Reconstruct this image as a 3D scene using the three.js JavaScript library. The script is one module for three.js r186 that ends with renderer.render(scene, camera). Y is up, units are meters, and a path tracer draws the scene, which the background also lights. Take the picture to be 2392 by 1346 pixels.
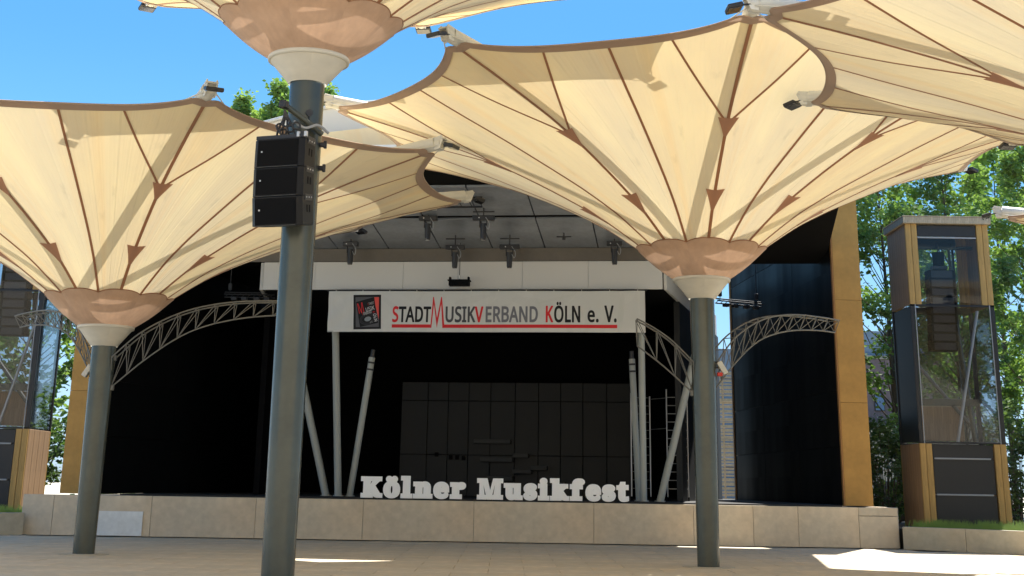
import * as THREE from 'three';
import { mergeGeometries } from 'three/addons/utils/BufferGeometryUtils.js';
import { RoundedBoxGeometry } from 'three/addons/geometries/RoundedBoxGeometry.js';
import { FontLoader } from 'three/addons/loaders/FontLoader.js';
import { TextGeometry } from 'three/addons/geometries/TextGeometry.js';

// ------------------------------------------------------------------ camera, sky, sun, exposure
const scene = new THREE.Scene();
const camera = new THREE.PerspectiveCamera(41.289, 2392 / 2486, 0.1, 900);
camera.position.set(0, 1.6, 0);
camera.rotation.order = 'YXZ';
camera.rotation.set(0.3027, 0, 0.0160);
camera.setViewOffset(2392, 2486, 0, 1140, 2392, 1346);          // the photograph is the lower part of a taller frame
scene.add(camera);

const SUN = new THREE.Vector3(0.54, 2.4, -1.3).normalize();
{
  const W = 256, H = 128, data = new Float32Array(W * H * 4);
  const stops = [[-90, .16, .15, .13], [-3, .20, .20, .19], [0, .36, .47, .56], [6, .21, .40, .58], [12, .115, .31, .555], [17, .075, .245, .52], [30, .066, .215, .48], [60, .058, .19, .44], [90, .055, .18, .42]];
  for (let j = 0; j < H; j++) {
    const el = ((j + 0.5) / H - 0.5) * 180;
    let k = 0; while (k < stops.length - 2 && stops[k + 1][0] < el) k++;
    const a = stops[k], b = stops[k + 1], t = Math.min(1, Math.max(0, (el - a[0]) / (b[0] - a[0])));
    for (let i = 0; i < W; i++) for (let c = 0; c < 4; c++) data[(j * W + i) * 4 + c] = c === 3 ? 1 : 0.555 * (a[c + 1] + (b[c + 1] - a[c + 1]) * t);
  }
  const sky = new THREE.DataTexture(data, W, H, THREE.RGBAFormat, THREE.FloatType);
  sky.mapping = THREE.EquirectangularReflectionMapping; sky.magFilter = THREE.LinearFilter; sky.minFilter = THREE.LinearFilter; sky.needsUpdate = true;
  scene.background = sky; scene.environment = sky;
}
const sun = new THREE.DirectionalLight(new THREE.Color().setRGB(1, 0.955, 0.88), 3.3);
sun.position.copy(SUN).multiplyScalar(90).add(new THREE.Vector3(0, 0, -32)); sun.target.position.set(0, 0, -32);
sun.castShadow = true; sun.shadow.mapSize.set(4096, 4096);
Object.assign(sun.shadow.camera, { left: -45, right: 45, top: 45, bottom: -45, near: 1, far: 220 });
scene.add(sun, sun.target);
const renderer = new THREE.WebGLRenderer({ antialias: true });
renderer.shadowMap.enabled = true;
renderer.toneMapping = THREE.LinearToneMapping;
renderer.toneMappingExposure = 3.85;

// ------------------------------------------------------------------ helpers
let seed = 7;
const rnd = () => { seed |= 0; seed = seed + 0x6D2B79F5 | 0; let t = Math.imul(seed ^ seed >>> 15, 1 | seed); t = t + Math.imul(t ^ t >>> 7, 61 | t) ^ t; return ((t ^ t >>> 14) >>> 0) / 4294967296; };
const rr = (a, b) => a + (b - a) * rnd();
const gauss = () => (rnd() + rnd() + rnd() - 1.5) / 1.5 * 1.4;
const V = (x, y, z) => new THREE.Vector3(x, y, z);
const RAD = Math.PI / 180;
const taken = {};
const numbered = n => { const k = taken[n] = (taken[n] ?? -1) + 1; return k ? `${n}_${String(k).padStart(3, '0')}` : n; };
function part(name, geo, mat, parent, label) {
  const m = new THREE.Mesh(geo, mat); m.name = name; m.castShadow = m.receiveShadow = true;
  if (label) m.userData.label = label;
  parent.add(m); return m;
}
function tag(o, label, category, group) { o.userData.label = label; o.userData.category = category; if (group) o.userData.group = group; return o; }
function thing(name, label, category, pos = [0, 0, 0], turn = 0, group) {
  const g = new THREE.Group(); g.name = numbered(name); g.position.set(...pos); g.rotation.y = turn; scene.add(g);
  return tag(g, label, category, group);
}
function structure(name, geo, mat) { const m = part(numbered(name), geo, mat, scene); m.userData.kind = 'structure'; return m; }
// uv in metres, chosen by the way each face points
function muv(g, s = 1) {
  if (g.index) g = g.toNonIndexed();
  const p = g.attributes.position, n = g.attributes.normal, uv = new Float32Array(p.count * 2);
  for (let i = 0; i < p.count; i++) {
    const ax = Math.abs(n.getX(i)), ay = Math.abs(n.getY(i)), az = Math.abs(n.getZ(i));
    const x = p.getX(i), y = p.getY(i), z = p.getZ(i);
    if (ay >= ax && ay >= az) { uv[2 * i] = x * s; uv[2 * i + 1] = z * s; } else if (ax >= az) { uv[2 * i] = z * s; uv[2 * i + 1] = y * s; } else { uv[2 * i] = x * s; uv[2 * i + 1] = y * s; }
  }
  g.setAttribute('uv', new THREE.BufferAttribute(uv, 2)); return g;
}
const rbox = (w, h, d, r = 0.008) => muv(new RoundedBoxGeometry(w, h, d, 1, Math.min(r, w / 2.1, h / 2.1, d / 2.1)));
const at = (g, x, y, z, ry = 0, rx = 0, rz = 0) => { if (rx) g.rotateX(rx); if (rz) g.rotateZ(rz); if (ry) g.rotateY(ry); return g.translate(x, y, z); };
const bx = (w, h, d, x, y, z, r) => at(rbox(w, h, d, r), x, y, z);
const cyl = (r0, r1, h, n = 20) => new THREE.CylinderGeometry(r1, r0, h, n);              // r0 foot, r1 head
function bar(a, b, r, n = 8, r2 = r) {                                                       // round bar between two points
  const d = b.clone().sub(a), L = d.length(), g = new THREE.CylinderGeometry(r2, r, L, n);
  g.applyQuaternion(new THREE.Quaternion().setFromUnitVectors(V(0, 1, 0), d.normalize()));
  return g.translate((a.x + b.x) / 2, (a.y + b.y) / 2, (a.z + b.z) / 2);
}
const tube = (pts, r, n = 24, k = 7) => new THREE.TubeGeometry(new THREE.CatmullRomCurve3(pts), n, r, k);
const join = list => mergeGeometries(list.map(g => g.index ? g.toNonIndexed() : g).map(g => { const h = new THREE.BufferGeometry(); for (const k of ['position', 'normal', 'uv']) h.setAttribute(k, g.attributes[k]); return h; }));

// ------------------------------------------------------------------ procedural textures
function lattice(n, s) { let q = s; const r = () => { q = (q * 1664525 + 1013904223) >>> 0; return q / 4294967296; }; return Float32Array.from({ length: n * n }, r); }
function tileNoise(N, cells, s) {
  const L = lattice(cells, s), out = new Float32Array(N * N), sm = t => t * t * (3 - 2 * t);
  for (let j = 0; j < N; j++) for (let i = 0; i < N; i++) {
    const x = i / N * cells, y = j / N * cells, x0 = x | 0, y0 = y | 0, fx = sm(x - x0), fy = sm(y - y0), x1 = (x0 + 1) % cells, y1 = (y0 + 1) % cells;
    const a = L[y0 * cells + x0], b = L[y0 * cells + x1], c = L[y1 * cells + x0], d = L[y1 * cells + x1];
    out[j * N + i] = (a + (b - a) * fx) * (1 - fy) + (c + (d - c) * fx) * fy;
  }
  return out;
}
function fbm(N, base, octaves, s, gain = 0.55) {
  const out = new Float32Array(N * N); let amp = 1, tot = 0, c = base;
  for (let o = 0; o < octaves; o++) { const t = tileNoise(N, Math.min(c, N), s + o * 77); for (let i = 0; i < out.length; i++) out[i] += t[i] * amp; tot += amp; amp *= gain; c *= 2; }
  for (let i = 0; i < out.length; i++) out[i] /= tot; return out;
}
function texOf(N, fn, repeat = [1, 1], colour = true) {
  const d = new Uint8Array(N * N * 4);
  for (let j = 0; j < N; j++) for (let i = 0; i < N; i++) { const c = fn(i, j, j * N + i); for (let k = 0; k < 3; k++) d[(j * N + i) * 4 + k] = Math.max(0, Math.min(255, (c[k] ?? c[0]) * 255)); d[(j * N + i) * 4 + 3] = 255; }
  const t = new THREE.DataTexture(d, N, N, THREE.RGBAFormat); t.wrapS = t.wrapT = THREE.RepeatWrapping; t.magFilter = THREE.LinearFilter; t.minFilter = THREE.LinearMipmapLinearFilter; t.generateMipmaps = true;
  t.repeat.set(...repeat); if (colour) t.colorSpace = THREE.SRGBColorSpace; t.needsUpdate = true; return t;
}
const nA = fbm(512, 4, 6, 11), nB = fbm(512, 24, 4, 23), nC = fbm(512, 2, 4, 41);
const concreteTex = texOf(512, (i, j, k) => { const v = 0.92 + (nA[k] - 0.5) * 0.13 + (nB[k] - 0.5) * 0.11, w = (nC[k] - .5) * .05; return [v + w, v, v - w]; }, [0.28, 0.28]);
const concreteBump = texOf(512, (i, j, k) => [nB[k] * .6 + nA[k] * .4], [0.6, 0.6], false);
const nS = fbm(512, 6, 5, 61), nT = fbm(512, 3, 5, 97);
const fabricTex = texOf(512, (i, j, k) => {
  const st = nS[((j >> 5) * 512 + (i * 2) % 512)] * .55 + nS[(((j + 90) >> 4) % 512) * 512 + (i * 5) % 512] * .45, pa = nT[k], sp = Math.max(0, nA[(k * 3 + 777) % nA.length] - .66) * 1.6;
  const v = 0.955 + (pa - .5) * .16 - sp * .2, w = (st - .5);
  return [v + w * .015, v - Math.max(0, w) * .08 - .008, v - Math.max(0, w) * .21 - (pa - .5) * .10 - .01];
}, [0.20, 0.09]);
const fabricBump = texOf(512, (i, j) => [nS[((j >> 4) * 512 + (i * 3) % 512)]], [0.5, 0.11], false);
const woodTex = texOf(512, (i, j) => { const g = nA[(((j >> 4) * 512) + (i * 3) % 512)], f = nB[((j >> 2) * 512 + (i * 2) % 512)]; const v = 0.82 + (g - .5) * .35 + (f - .5) * .2; return [v, v * .985, v * .96]; }, [1.1, 0.5]);
const smudgeTex = texOf(512, (i, j) => { const k = (j >> 3) * 512 + i; return [0.30 + nA[k] * .3 + (nC[j * 512 + i] - .5) * .2]; }, [0.25, 0.12], false);
const grimeTex = texOf(512, (i, j, k) => { const v = 0.92 + (nA[k] - .5) * .16 + (nB[k] - .5) * .07; return [v, v, v * .985]; }, [0.45, 0.45]);
const brushTex = texOf(256, (i, j) => [0.34 + nB[(j * 2 * 512 + (i >> 3))] * .25], [.5, .5], false);

const std = (rgb, roughness = 0.7, o = {}) => new THREE.MeshStandardMaterial({ color: new THREE.Color().setRGB(...rgb), roughness, side: THREE.DoubleSide, ...o });
const phy = (rgb, roughness = 0.7, o = {}) => new THREE.MeshPhysicalMaterial({ color: new THREE.Color().setRGB(...rgb), roughness, side: THREE.DoubleSide, ...o });
const M = {
  fabric: phy([.95, .825, .53], 1, { map: fabricTex, bumpMap: fabricBump, bumpScale: .012, transmission: 0.148, thickness: 0 }),
  fabricB: phy([.94, .79, .47], 1, { map: fabricTex, bumpMap: fabricBump, bumpScale: .012, transmission: 0.148, thickness: 0 }),
  skirt: phy([.62, .405, .28], 1, { map: grimeTex, transmission: 0.10, thickness: 0 }),
  belt: phy([.34, .15, .065], 1, { transmission: 0.3, thickness: 0 }),
  hem: phy([.36, .25, .18], 1, { transmission: 0.22, thickness: 0 }),
  patch: phy([.42, .21, .12], 1, { transmission: 0.148, thickness: 0 }),
  mast: std([.088, .096, .080], 0.5, { map: grimeTex, roughnessMap: brushTex, metalness: .25 }),
  white: std([.72, .71, .67], 0.45, { map: grimeTex }),
  cone: std([.70, .66, .58], 0.5, { map: grimeTex }),
  blackMetal: std([.018, .018, .02], 0.4),
  blackMatt: phy([.005, .005, .0055], 0.9, { specularIntensity: .3 }),
  cabinet: phy([.010, .010, .011], 0.4, { map: grimeTex, specularIntensity: .4 }),
  lens: phy([.03, .03, .035], 0.1, { clearcoat: 1 }),
  concrete: std([.74, .625, .465], 0.9, { map: concreteTex, bumpMap: concreteBump, bumpScale: 0.004 }),
  concrete2: std([.725, .61, .455], 0.9, { map: concreteTex, bumpMap: concreteBump, bumpScale: 0.004 }),
  concreteGrey: std([.56, .50, .385], 0.92, { map: concreteTex, bumpMap: concreteBump, bumpScale: 0.005 }),
  joint: std([.30, .25, .19], 1),
  slab: [[.69, .58, .42], [.675, .57, .41], [.70, .59, .43], [.665, .56, .405]].map(c => std(c, 0.93, { map: concreteTex, bumpMap: concreteBump, bumpScale: 0.004 })),
  deck: std([.02, .019, .018], 0.75, { map: grimeTex }),
  gloss: phy([.009, .0095, .010], 1, { roughnessMap: smudgeTex, specularIntensity: .1, ior: 1.25 }),
  ochre: std([.56, .305, .075], 0.75, { map: grimeTex }),
  ochreEdge: std([.34, .16, .045], 0.7),
  timber: std([.80, .50, .155], 0.65, { map: woodTex }),
  timberDark: std([.66, .43, .25], 0.65, { map: woodTex }),
  fascia: std([.68, .665, .625], 0.6),
  flash: std([.13, .11, .09], 0.35, { map: grimeTex }),
  ceiling: std([.30, .33, .385], 0.26, { map: grimeTex }),
  strut: std([.46, .48, .45], 0.55, { map: grimeTex }),
  alu: std([.55, .55, .55], 0.4, { metalness: .6 }),
  lattice: std([.15, .15, .14], 0.5, { metalness: .4 }),
  backWall: std([.011, .0125, .0135], 0.6, { map: grimeTex }),
  glass: phy([.84, .86, .88], 0.03, { transmission: 1, thickness: 0, ior: 1.3 }),
  smoke: phy([.78, .80, .82], 0.04, { transmission: 1, thickness: 0, ior: 1.3 }),
  slate: std([.011, .0125, .015], 0.5, { map: grimeTex }),
  ledge: std([.035, .038, .04], .6, { map: grimeTex }),
  rail: std([.30, .31, .32], 0.45),
  hatch: std([.86, .88, .90], 0.5, { map: grimeTex }),
  letter: std([.96, .96, .95], 0.6),
  red: std([.55, .03, .02], 0.5),
  bark: std([.11, .085, .06], 0.95),
  soil: std([.07, .06, .04], 1),
  brick: std([.20, .15, .145], 0.9, { map: concreteTex }),
  farBlue: std([.20, .27, .36], 0.4, { map: grimeTex }),
  paneBlue: std([.10, .17, .26], 0.12),
  beige: std([.46, .42, .33], 0.85, { map: concreteTex }),
  paleSlat: std([.84, .66, .42], .8, { map: woodTex }),
  larch: std([.74, .63, .46], 0.8, { map: woodTex }),
};

// ------------------------------------------------------------------ ground and paving
{
  const g = new THREE.PlaneGeometry(900, 900, 1, 1).rotateX(-Math.PI / 2).translate(0, -0.03, -100);
  muv(g); structure('ground', muv(g), M.concreteGrey);
}
{
  const pave = new THREE.Group(); pave.name = 'paving'; pave.userData.kind = 'structure'; scene.add(pave);
  const w = 1.4, d = 1.2, geos = [0, 1, 2].map(() => bx(w - .007, .05, d - .007, 0, -.025, 0, .006)), rest = [];
  for (let k = 0; k < 18; k++) for (let i = -20; i < 20; i++) {
    const z = -24.4 - k * d, x = (i + (k % 2) * .5) * w + .4, seen = -z > 25 && Math.abs(x + .6) < .355 * -z + .6 && -z > 25.4 + (x + 8.5) * .2;
    if (-z > 43.55 || x < -18 || x > 17) continue;
    if (x > 11.6 && -z > 43 - (x - 11.6) * 1.12) continue;
    if (seen) { const m = part('slab', geos[(k * 7 + i + 40) % 3], M.slab[Math.floor(rnd() * 4)], pave); m.position.set(x, rr(-.002, .003), z); if (rnd() < .5) m.rotation.y = Math.PI; } else rest.push(bx(w - .007, .05, d - .007, x, -.025, z, .006));
  }
  for (let k = 0; k < 20; k++) for (let i = -12; i < 14; i++) rest.push(bx(w - .007, .05, d - .007, (i + (k % 2) * .5) * w + .4, -.025, 2 - k * d - 2.4, .006));
  part('slab_field', join(rest), M.slab[0], pave).userData.kind = 'stuff';
}

// ------------------------------------------------------------------ stage plinth and planter walls
{
  const t = thing('stage_plinth', 'long low stage front of sand coloured concrete slabs with black deck edge', 'stage', [0, 0, 0]);
  const X = [-14.15, -13.24, -10.36, -7.3, -4.15, -.9, 2.62, 5.55, 7.3, 8.62, 10.40, 11.55], z = -43.65;
  part('core', bx(25.5, 1.06, 18, -1.3, .55, -52.8), M.joint, t);
  for (let i = 0; i < X.length - 1; i++) {
    const a = X[i] + .003, b = X[i + 1] - .003, mat = i % 2 ? M.concrete : M.concrete2;
    if (i === X.length - 2) { part('panel', bx(b - a, .885, .16, (a + b) / 2, .4425, z - .08, .012), mat, t); part('panel', bx(b - a, .23, .16, (a + b) / 2, 1.012, z - .08, .012), mat, t); }
    else part('panel', bx(b - a, 1.13, .16, (a + b) / 2, .565, z - .08 - rr(0, .004), .012), mat, t);
  }
  part('end_panel', bx(.14, 1.13, 9, 11.56, .565, -48.4), M.concrete, t);
  part('deck', bx(21.4, .1, 18.2, -.7, 1.125, -53.05, .01), M.deck, t);
  tag(part(numbered('hatch_cover'), bx(1.38, .68, .03, -11.27, .355, -43.62, .006), M.hatch, scene), 'white hatch panel leaning on the stage front behind the grey mast', 'panel');
}
function planter(name, label, pts, h, out) {
  const t = thing(name, label, 'wall');
  for (let i = 0; i < pts.length - 1; i++) {
    const [x0, z0] = pts[i], [x1, z1] = pts[i + 1], L = Math.hypot(x1 - x0, z1 - z0), a = Math.atan2(-(z1 - z0), x1 - x0);
    const g = rbox(L - .012, h, .28, .012); at(g, (x0 + x1) / 2, h / 2, (z0 + z1) / 2, a);
    part('panel', g, M.concreteGrey, t);
  }
}
planter('planter_wall', 'low grey concrete planter wall beside the sunlit paving', [[11.64, -43.3], [13.0, -41.8], [14.6, -40.0], [16.4, -38.0], [18.6, -35.5]], .62);
planter('planter_wall', 'low grey concrete planter wall below the shaded glass tower', [[-14.05, -43.45], [-15.6, -41.9], [-17.6, -40.1], [-20, -38.1]], .62);
{
  const bed = (pts) => { const s = new THREE.Shape(pts.map(([x, z]) => new THREE.Vector2(x, -z))); return muv(new THREE.ExtrudeGeometry(s, { depth: .55, bevelEnabled: false }).rotateX(-Math.PI / 2)); };
  structure('planting_bed', bed([[11.7, -43.4], [18.8, -35.6], [40, -35.6], [40, -75], [11.7, -75]]), M.soil);
  structure('planting_bed', bed([[-14.35, -43.2], [-20.2, -38.3], [-40, -38.3], [-40, -75], [-14.35, -75]]), M.soil);
}

// ------------------------------------------------------------------ stage wings
function wing(label, x, z, turn, side, L, H) {                     // x, z: the near inner foot; side: outward direction
  const t = thing('stage_wing', label, 'stage wing', [x, 1.15, z], turn);
  const T = .86;
  part('body', bx(T - .1, H - .02, L, side * (T / 2 + .03), H / 2, -L / 2 - .08), M.blackMatt, t);
  const cut = [0, 3.05, 6.2, H];
  for (let i = 0; i < 3; i++) part('end_panel', bx(T, cut[i + 1] - cut[i] - .006, .07, side * T / 2, (cut[i] + cut[i + 1]) / 2, -.035, .008), M.ochre, t);
  part('corner_trim', bx(.05, H, .14, -side * .026, H / 2, -.075, .008), M.ochreEdge, t);
  part('corner_trim', bx(.07, H, .16, -side * .03, H / 2, -L - .05, .008), M.ochreEdge, t);
  const rows = [0, 1.72, 3.42, 5.9, 8.4, H], n = 3;
  for (let r = 0; r < rows.length - 1; r++) for (let c = 0; c < n; c++)
    part('panel', bx(.035, rows[r + 1] - rows[r] - .014, (L - .2) / n - .012, -side * (.0 + .004), (rows[r] + rows[r + 1]) / 2, -.16 - (c + .5) * (L - .2) / n, .005), M.gloss, t);
  part('coping', bx(T + .06, .08, L + .2, side * T / 2, H + .04, -L / 2 - .02), M.flash, t);
}
wing('tall glossy black stage wing with ochre end, beside the planter wall in the shade', -12.72, -45, -12 * RAD, -1, 17, 10.2);
wing('tall glossy black stage wing with broad ochre end, beside the glass tower', 10.35, -45, 4.3 * RAD, 1, 14.2, 10.2);

// ------------------------------------------------------------------ stage house
const house = thing('stage_house', 'dark open stage house with pale beam and grey panelled overhanging ceiling', 'building', [-1.5, 0, -46], -7.5 * RAD);
{
  const shp = pts => new THREE.Shape(pts.map(p => new THREE.Vector2(...p)));
  const prism = (pts, y0, y1) => muv(new THREE.ExtrudeGeometry(shp(pts), { depth: y1 - y0, bevelEnabled: false }).rotateX(-Math.PI / 2).translate(0, y0, 0));
  part('roof_box', prism([[-6.6, .12], [6.42, .12], [8.2, 15.2], [-9.9, 15.2]], 7.64, 8.5), M.blackMatt, house);
  const cut = [-6.65, -4.9, -1.95, 1.97, 4.1, 6.47];
  for (let i = 0; i < cut.length - 1; i++) part('fascia_panel', bx(cut[i + 1] - cut[i] - .004, .9, .1, (cut[i] + cut[i + 1]) / 2, 8.07, -.05, .01), M.fascia, house);
  const side = (x0, z0, x1, z1) => { const L = Math.hypot(x1 - x0, z1 - z0); return at(rbox(L, .9, .1, .01), (x0 + x1) / 2, 8.07, -(z0 + z1) / 2, Math.atan2(z1 - z0, x1 - x0)); };
  part('side_fascia', side(6.55, .1, 8.3, 15.25), M.fascia, house);
  part('side_fascia', side(-6.73, .1, -10.0, 15.25), M.fascia, house);
  part('flashing', at(rbox(15.2, .42, .06, .01), .1, 8.74, .0, 0, .12), M.flash, house);
  const wall = (x0, z0, x1, z1, y0, y1, m = M.blackMatt, th = .2) => at(rbox(Math.hypot(x1 - x0, z1 - z0), y1 - y0, th, .01), (x0 + x1) / 2, (y0 + y1) / 2, -(z0 + z1) / 2, Math.atan2(z1 - z0, x1 - x0));
  part('side_wall', wall(6.85, 3.2, 8.3, 15.1, 1.17, 7.63), M.backWall, house);
  part('side_wall', wall(-7.4, 3.2, -9.9, 15.1, 1.17, 7.63), M.blackMatt, house);
  part('back_curtain', wall(-9.9, 15.1, 8.3, 15.1, 1.17, 7.63), M.blackMatt, house);
  // overhanging ceiling: panels falling towards the back
  const sl = .15, ang = Math.atan(sl), cw = 1.72;
  const cp = (lx, s0, s1, m, w = cw - .035, name = 'ceiling_panel', th = .07) => { const L = (s1 - s0) / Math.cos(ang); const g = rbox(w, th, L, .008); at(g, lx, 8.95 + sl * (s0 + s1) / 2 + th / 2, (s0 + s1) / 2, 0, -ang); part(name, g, m, house); };
  for (let k = -5; k < 5; k++) { const lx = .12 + k * cw; cp(lx, .0, 2.85, M.ceiling); cp(lx, 3.2, 5.7, M.ceiling); }
  cp(.3, -2.2, 7.4, M.blackMatt, 22.9, 'roof_slab', .4);  // roof stretched unseen beyond the ceiling panels to keep sun off the paving
  house.children[house.children.length - 1].position.y = .11;
  part('roof_trim', bx(22.9, .5, .12, .3, 10.4, 7.5), M.fascia, house);
  part('roof_rear', bx(19.2, .5, 15, -1.4, 9.2, -7.6), M.blackMatt, house);  // hidden roof, widened to the wing to block sun from its inner face
}
{ // front columns and slanting struts
  const lp = (lx, y, lz) => V(lx, y, lz).applyAxisAngle(V(0, 1, 0), -7.5 * RAD).add(V(-1.5, 0, -46));
  const col = (name, label, a, b, r, joint, g) => {
    const t = thing(name, label, 'post', [a[0], a[1], a[2]], 0, g); const d = V(...b).sub(V(...a));
    part('tube', bar(V(0, 0, 0), d, r, 16), M.strut, t);
    part('foot_plate', at(cyl(r * 1.5, r * 1.5, .03, 16), 0, .015, 0), M.strut, t);
    if (joint) { const u = d.clone().normalize(); part('clamp', bar(d.clone().addScaledVector(u, -.42), d.clone().addScaledVector(u, -.36), r * 1.12, 16), M.blackMetal, t); part('clamp', bar(d.clone().addScaledVector(u, -.2), d.clone().addScaledVector(u, -.14), r * 1.12, 16), M.blackMetal, t); part('head', bar(d, d.clone().addScaledVector(u, .25), r * .7, 12), M.blackMetal, t); }
  };
  const a3 = (lx, y, lz) => lp(lx, y, lz).toArray();
  col('post', 'upright pale post under the corner of the banner nearest the front mast', a3(-3.83, 1.18, -.3), a3(-4.28, 7.6, -.3), .115);
  col('post', 'upright pale post under the corner of the banner nearest the scaffold', a3(5.78, 1.18, -.3), a3(5.76, 7.6, -.3), .105);
  col('slanting_strut', 'pale strut leaning toward the front mast from the foot of the upright post', a3(-4.3, 1.18, -.6), a3(-5.95, 6.9, -.8), .12);
  col('slanting_strut', 'pale strut with clamped head leaning toward the black back wall', a3(-3.53, 1.18, -.6), a3(-3.0, 5.5, -.6), .105, true);
  col('slanting_strut', 'slim pale strut with clamped head tucked behind the upright post by the scaffold', a3(5.62, 1.18, -.75), a3(5.44, 5.5, -.75), .1, true);
  col('slanting_strut', 'pale strut leaning across the scaffold toward the grey mast', a3(6.27, 1.18, -.6), a3(7.75, 6.9, -1.4), .115);

  // panelled back wall with stepped ledges
  const bw = thing('panelled_wall', 'dark panelled wall with stepped ledges at the back of the stage', 'wall', lp(.55, 1.17, -10).toArray(), -7.5 * RAD);
  const xs = [-4.44, -3.4, -2.6, -1.8, -.95, 0, .9, 1.75, 2.6, 3.5, 4.42], ys = [0, 1.5, 3.5, 4.2];
  for (let i = 0; i < xs.length - 1; i++) for (let j = 0; j < 3; j++) part('panel', bx(xs[i + 1] - xs[i] - .025, ys[j + 1] - ys[j] - .02, .06, (xs[i] + xs[i + 1]) / 2, (ys[j] + ys[j + 1]) / 2, rr(-.01, .01)), M.backWall, bw);
  for (const [x0, x1, y] of [[-1.53, -.13, 2.0], [-1.27, -.03, 1.34], [-.03, .55, 1.5], [-1.0, -.03, .66], [-.03, .67, .92], [.67, 1.27, 1.06], [-.6, .2, .42], [1.1, 1.9, .5]])
    part('ledge', bx(x1 - x0, .16, .34, (x0 + x1) / 2, y, .2, .01), M.ledge, bw);
  for (const [x, y] of [[-3.0, 1.5], [-2.45, 1.4], [-2.2, 1.4], [-1.95, 1.38]]) part('socket_box', bx(.14, .16, .07, x, y, .06), M.blackMatt, bw);

  // rolling scaffold
  const sc = thing('scaffold_tower', 'slim aluminium scaffold with ladder frames standing on the stage', 'scaffold', lp(6.2, 1.18, -4.6).toArray(), -7.5 * RAD);
  const st = (x, z, h) => part('standard', bar(V(x, .12, z), V(x, h, z), .024, 8), M.alu, sc);
  st(-.98, 0, 3.5); st(-.34, -.1, 3.4); st(.24, .3, 3.62); st(.93, .3, 3.4);
  for (let i = 0; i < 12; i++) { part('rung', bar(V(.24, .38 + i * .27, .3), V(.93, .38 + i * .27, .3), .016, 6), M.alu, sc); part('rung', bar(V(-.98, .38 + i * .27, 0), V(-.34, .38 + i * .27, -.1), .014, 6), M.lattice, sc); }
  for (const y of [2.3, 3.3]) part('brace', bar(V(-.34, y, -.1), V(.24, y + .03, .3), .014, 6), M.lattice, sc);
  for (const [x, z] of [[-.98, 0], [-.34, -.1], [.24, .3], [.93, .3]]) part('castor', at(cyl(.06, .06, .05, 12), x, .06, z, 0, 0, Math.PI / 2), M.blackMatt, sc);

  // hoist over the banner
  const ho = thing('chain_hoist', 'small black chain hoist above the white banner', 'hoist', lp(0, 7.66, .5).toArray(), -7.5 * RAD);
  part('case', bx(.66, .15, .3, 0, .075, 0, .02), M.blackMatt, ho); part('case_lid', bx(.72, .05, .34, 0, .17, 0, .015), M.blackMatt, ho);
  for (const s of [-1, 1]) part('handle', bx(.06, .12, .2, s * .3, .23, 0, .02), M.blackMatt, ho);
  part('chain', bar(V(.0, .2, 0), V(.02, 1.78, .1), .014, 6), M.blackMetal, ho); part('cable', bar(V(-.05, .2, 0), V(-.03, 1.78, .1), .008, 6), M.rail, ho); part('hook', at(cyl(.03, .05, .12, 10), 0, .28, 0), M.alu, ho);

  // spotlights below the ceiling
  const spot = (lx, s, drop, label, sc = 1, bare) => {
    const yc = 8.95 + .15 * s, t = thing('stage_spotlight', label, 'spotlight', lp(lx, yc, s).toArray(), -7.5 * RAD, 'spotlights under the stage ceiling');
    part('suspension', bar(V(0, 0, 0), V(0, -drop, 0), .02, 8), M.blackMetal, t);
    part('clamp_bar', bx(.62 * sc, .035, .05, 0, -.12, 0, .01), M.blackMetal, t);
    if (bare) { part('ring', at(cyl(.05, .05, .08, 10), 0, -drop, 0), M.blackMetal, t); return; }
    part('base_box', bx(.62 * sc, .15, .2, 0, -drop - .06, 0, .02), M.blackMetal, t);
    part('status_lamp', at(cyl(.02, .02, .02, 8), -.12, -drop - .06, .105, 0, Math.PI / 2), M.alu, t);
    for (const q of [-1, 1]) part('yoke', bx(.03, .24, .09, q * .105, -drop - .23, 0, .01), M.blackMetal, t);
    const h = part('head', at(cyl(.085, .1, .46, 18), 0, -drop - .45, 0), M.blackMetal, t); part('lens', at(cyl(.07, .085, .05, 18), 0, -drop - .70, 0), M.lens, h);
    part('cable', tube([V(.08, -drop - .05, .1), V(.2, -drop - .25, .12), V(.16, -drop - .42, .1), V(.09, -drop - .3, .1)], .012, 16, 6), M.rail, t);
  };
  spot(-.02, 1.35, .33, 'black spotlight hanging just above the hoist and banner logo');
  spot(1.72, 1.35, .33, 'black spotlight second along the low row over the banner');
  spot(1.25, 3.9, .25, 'black spotlight hanging highest, in front of the dark ceiling groove', 1.05);
  spot(-.55, 3.3, .05, 'black spotlight half hidden behind the pointed sail corner', .9);
  spot(-3.5, 1.0, .1, 'black spotlight beside the front mast under the sail edge', .8);
  spot(3.45, 1.5, .18, 'bare lamp bracket under the pale ceiling panels', .75, true);
  spot(5.0, .9, .1, 'black spotlight almost touching the sail above the funnel', .8);
  // small rig under the front of the ceiling
  const rig = thing('lighting_rig', 'dark lighting rig with white lamp boxes high under the ceiling edge', 'lighting rig', lp(.1, 9.7, 5.2).toArray(), -7.5 * RAD);
  for (const [y, z] of [[-.1, 0], [-.38, 0], [-.1, -.3]]) part('chord', bar(V(-1.3, y, z), V(1.3, y, z), .03, 8), M.blackMetal, rig);
  for (let i = 0; i < 9; i++) part('lacing', bar(V(-1.25 + i * .3, -.1, 0), V(-1.1 + i * .3, -.38, 0), .014, 6), M.blackMetal, rig);
  part('lamp_box', bx(.17, .13, .12, .35, -.2, .1), M.white, rig); part('lamp_box', bx(.15, .07, .12, -.1, -.45, .1), M.white, rig);
}
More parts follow.
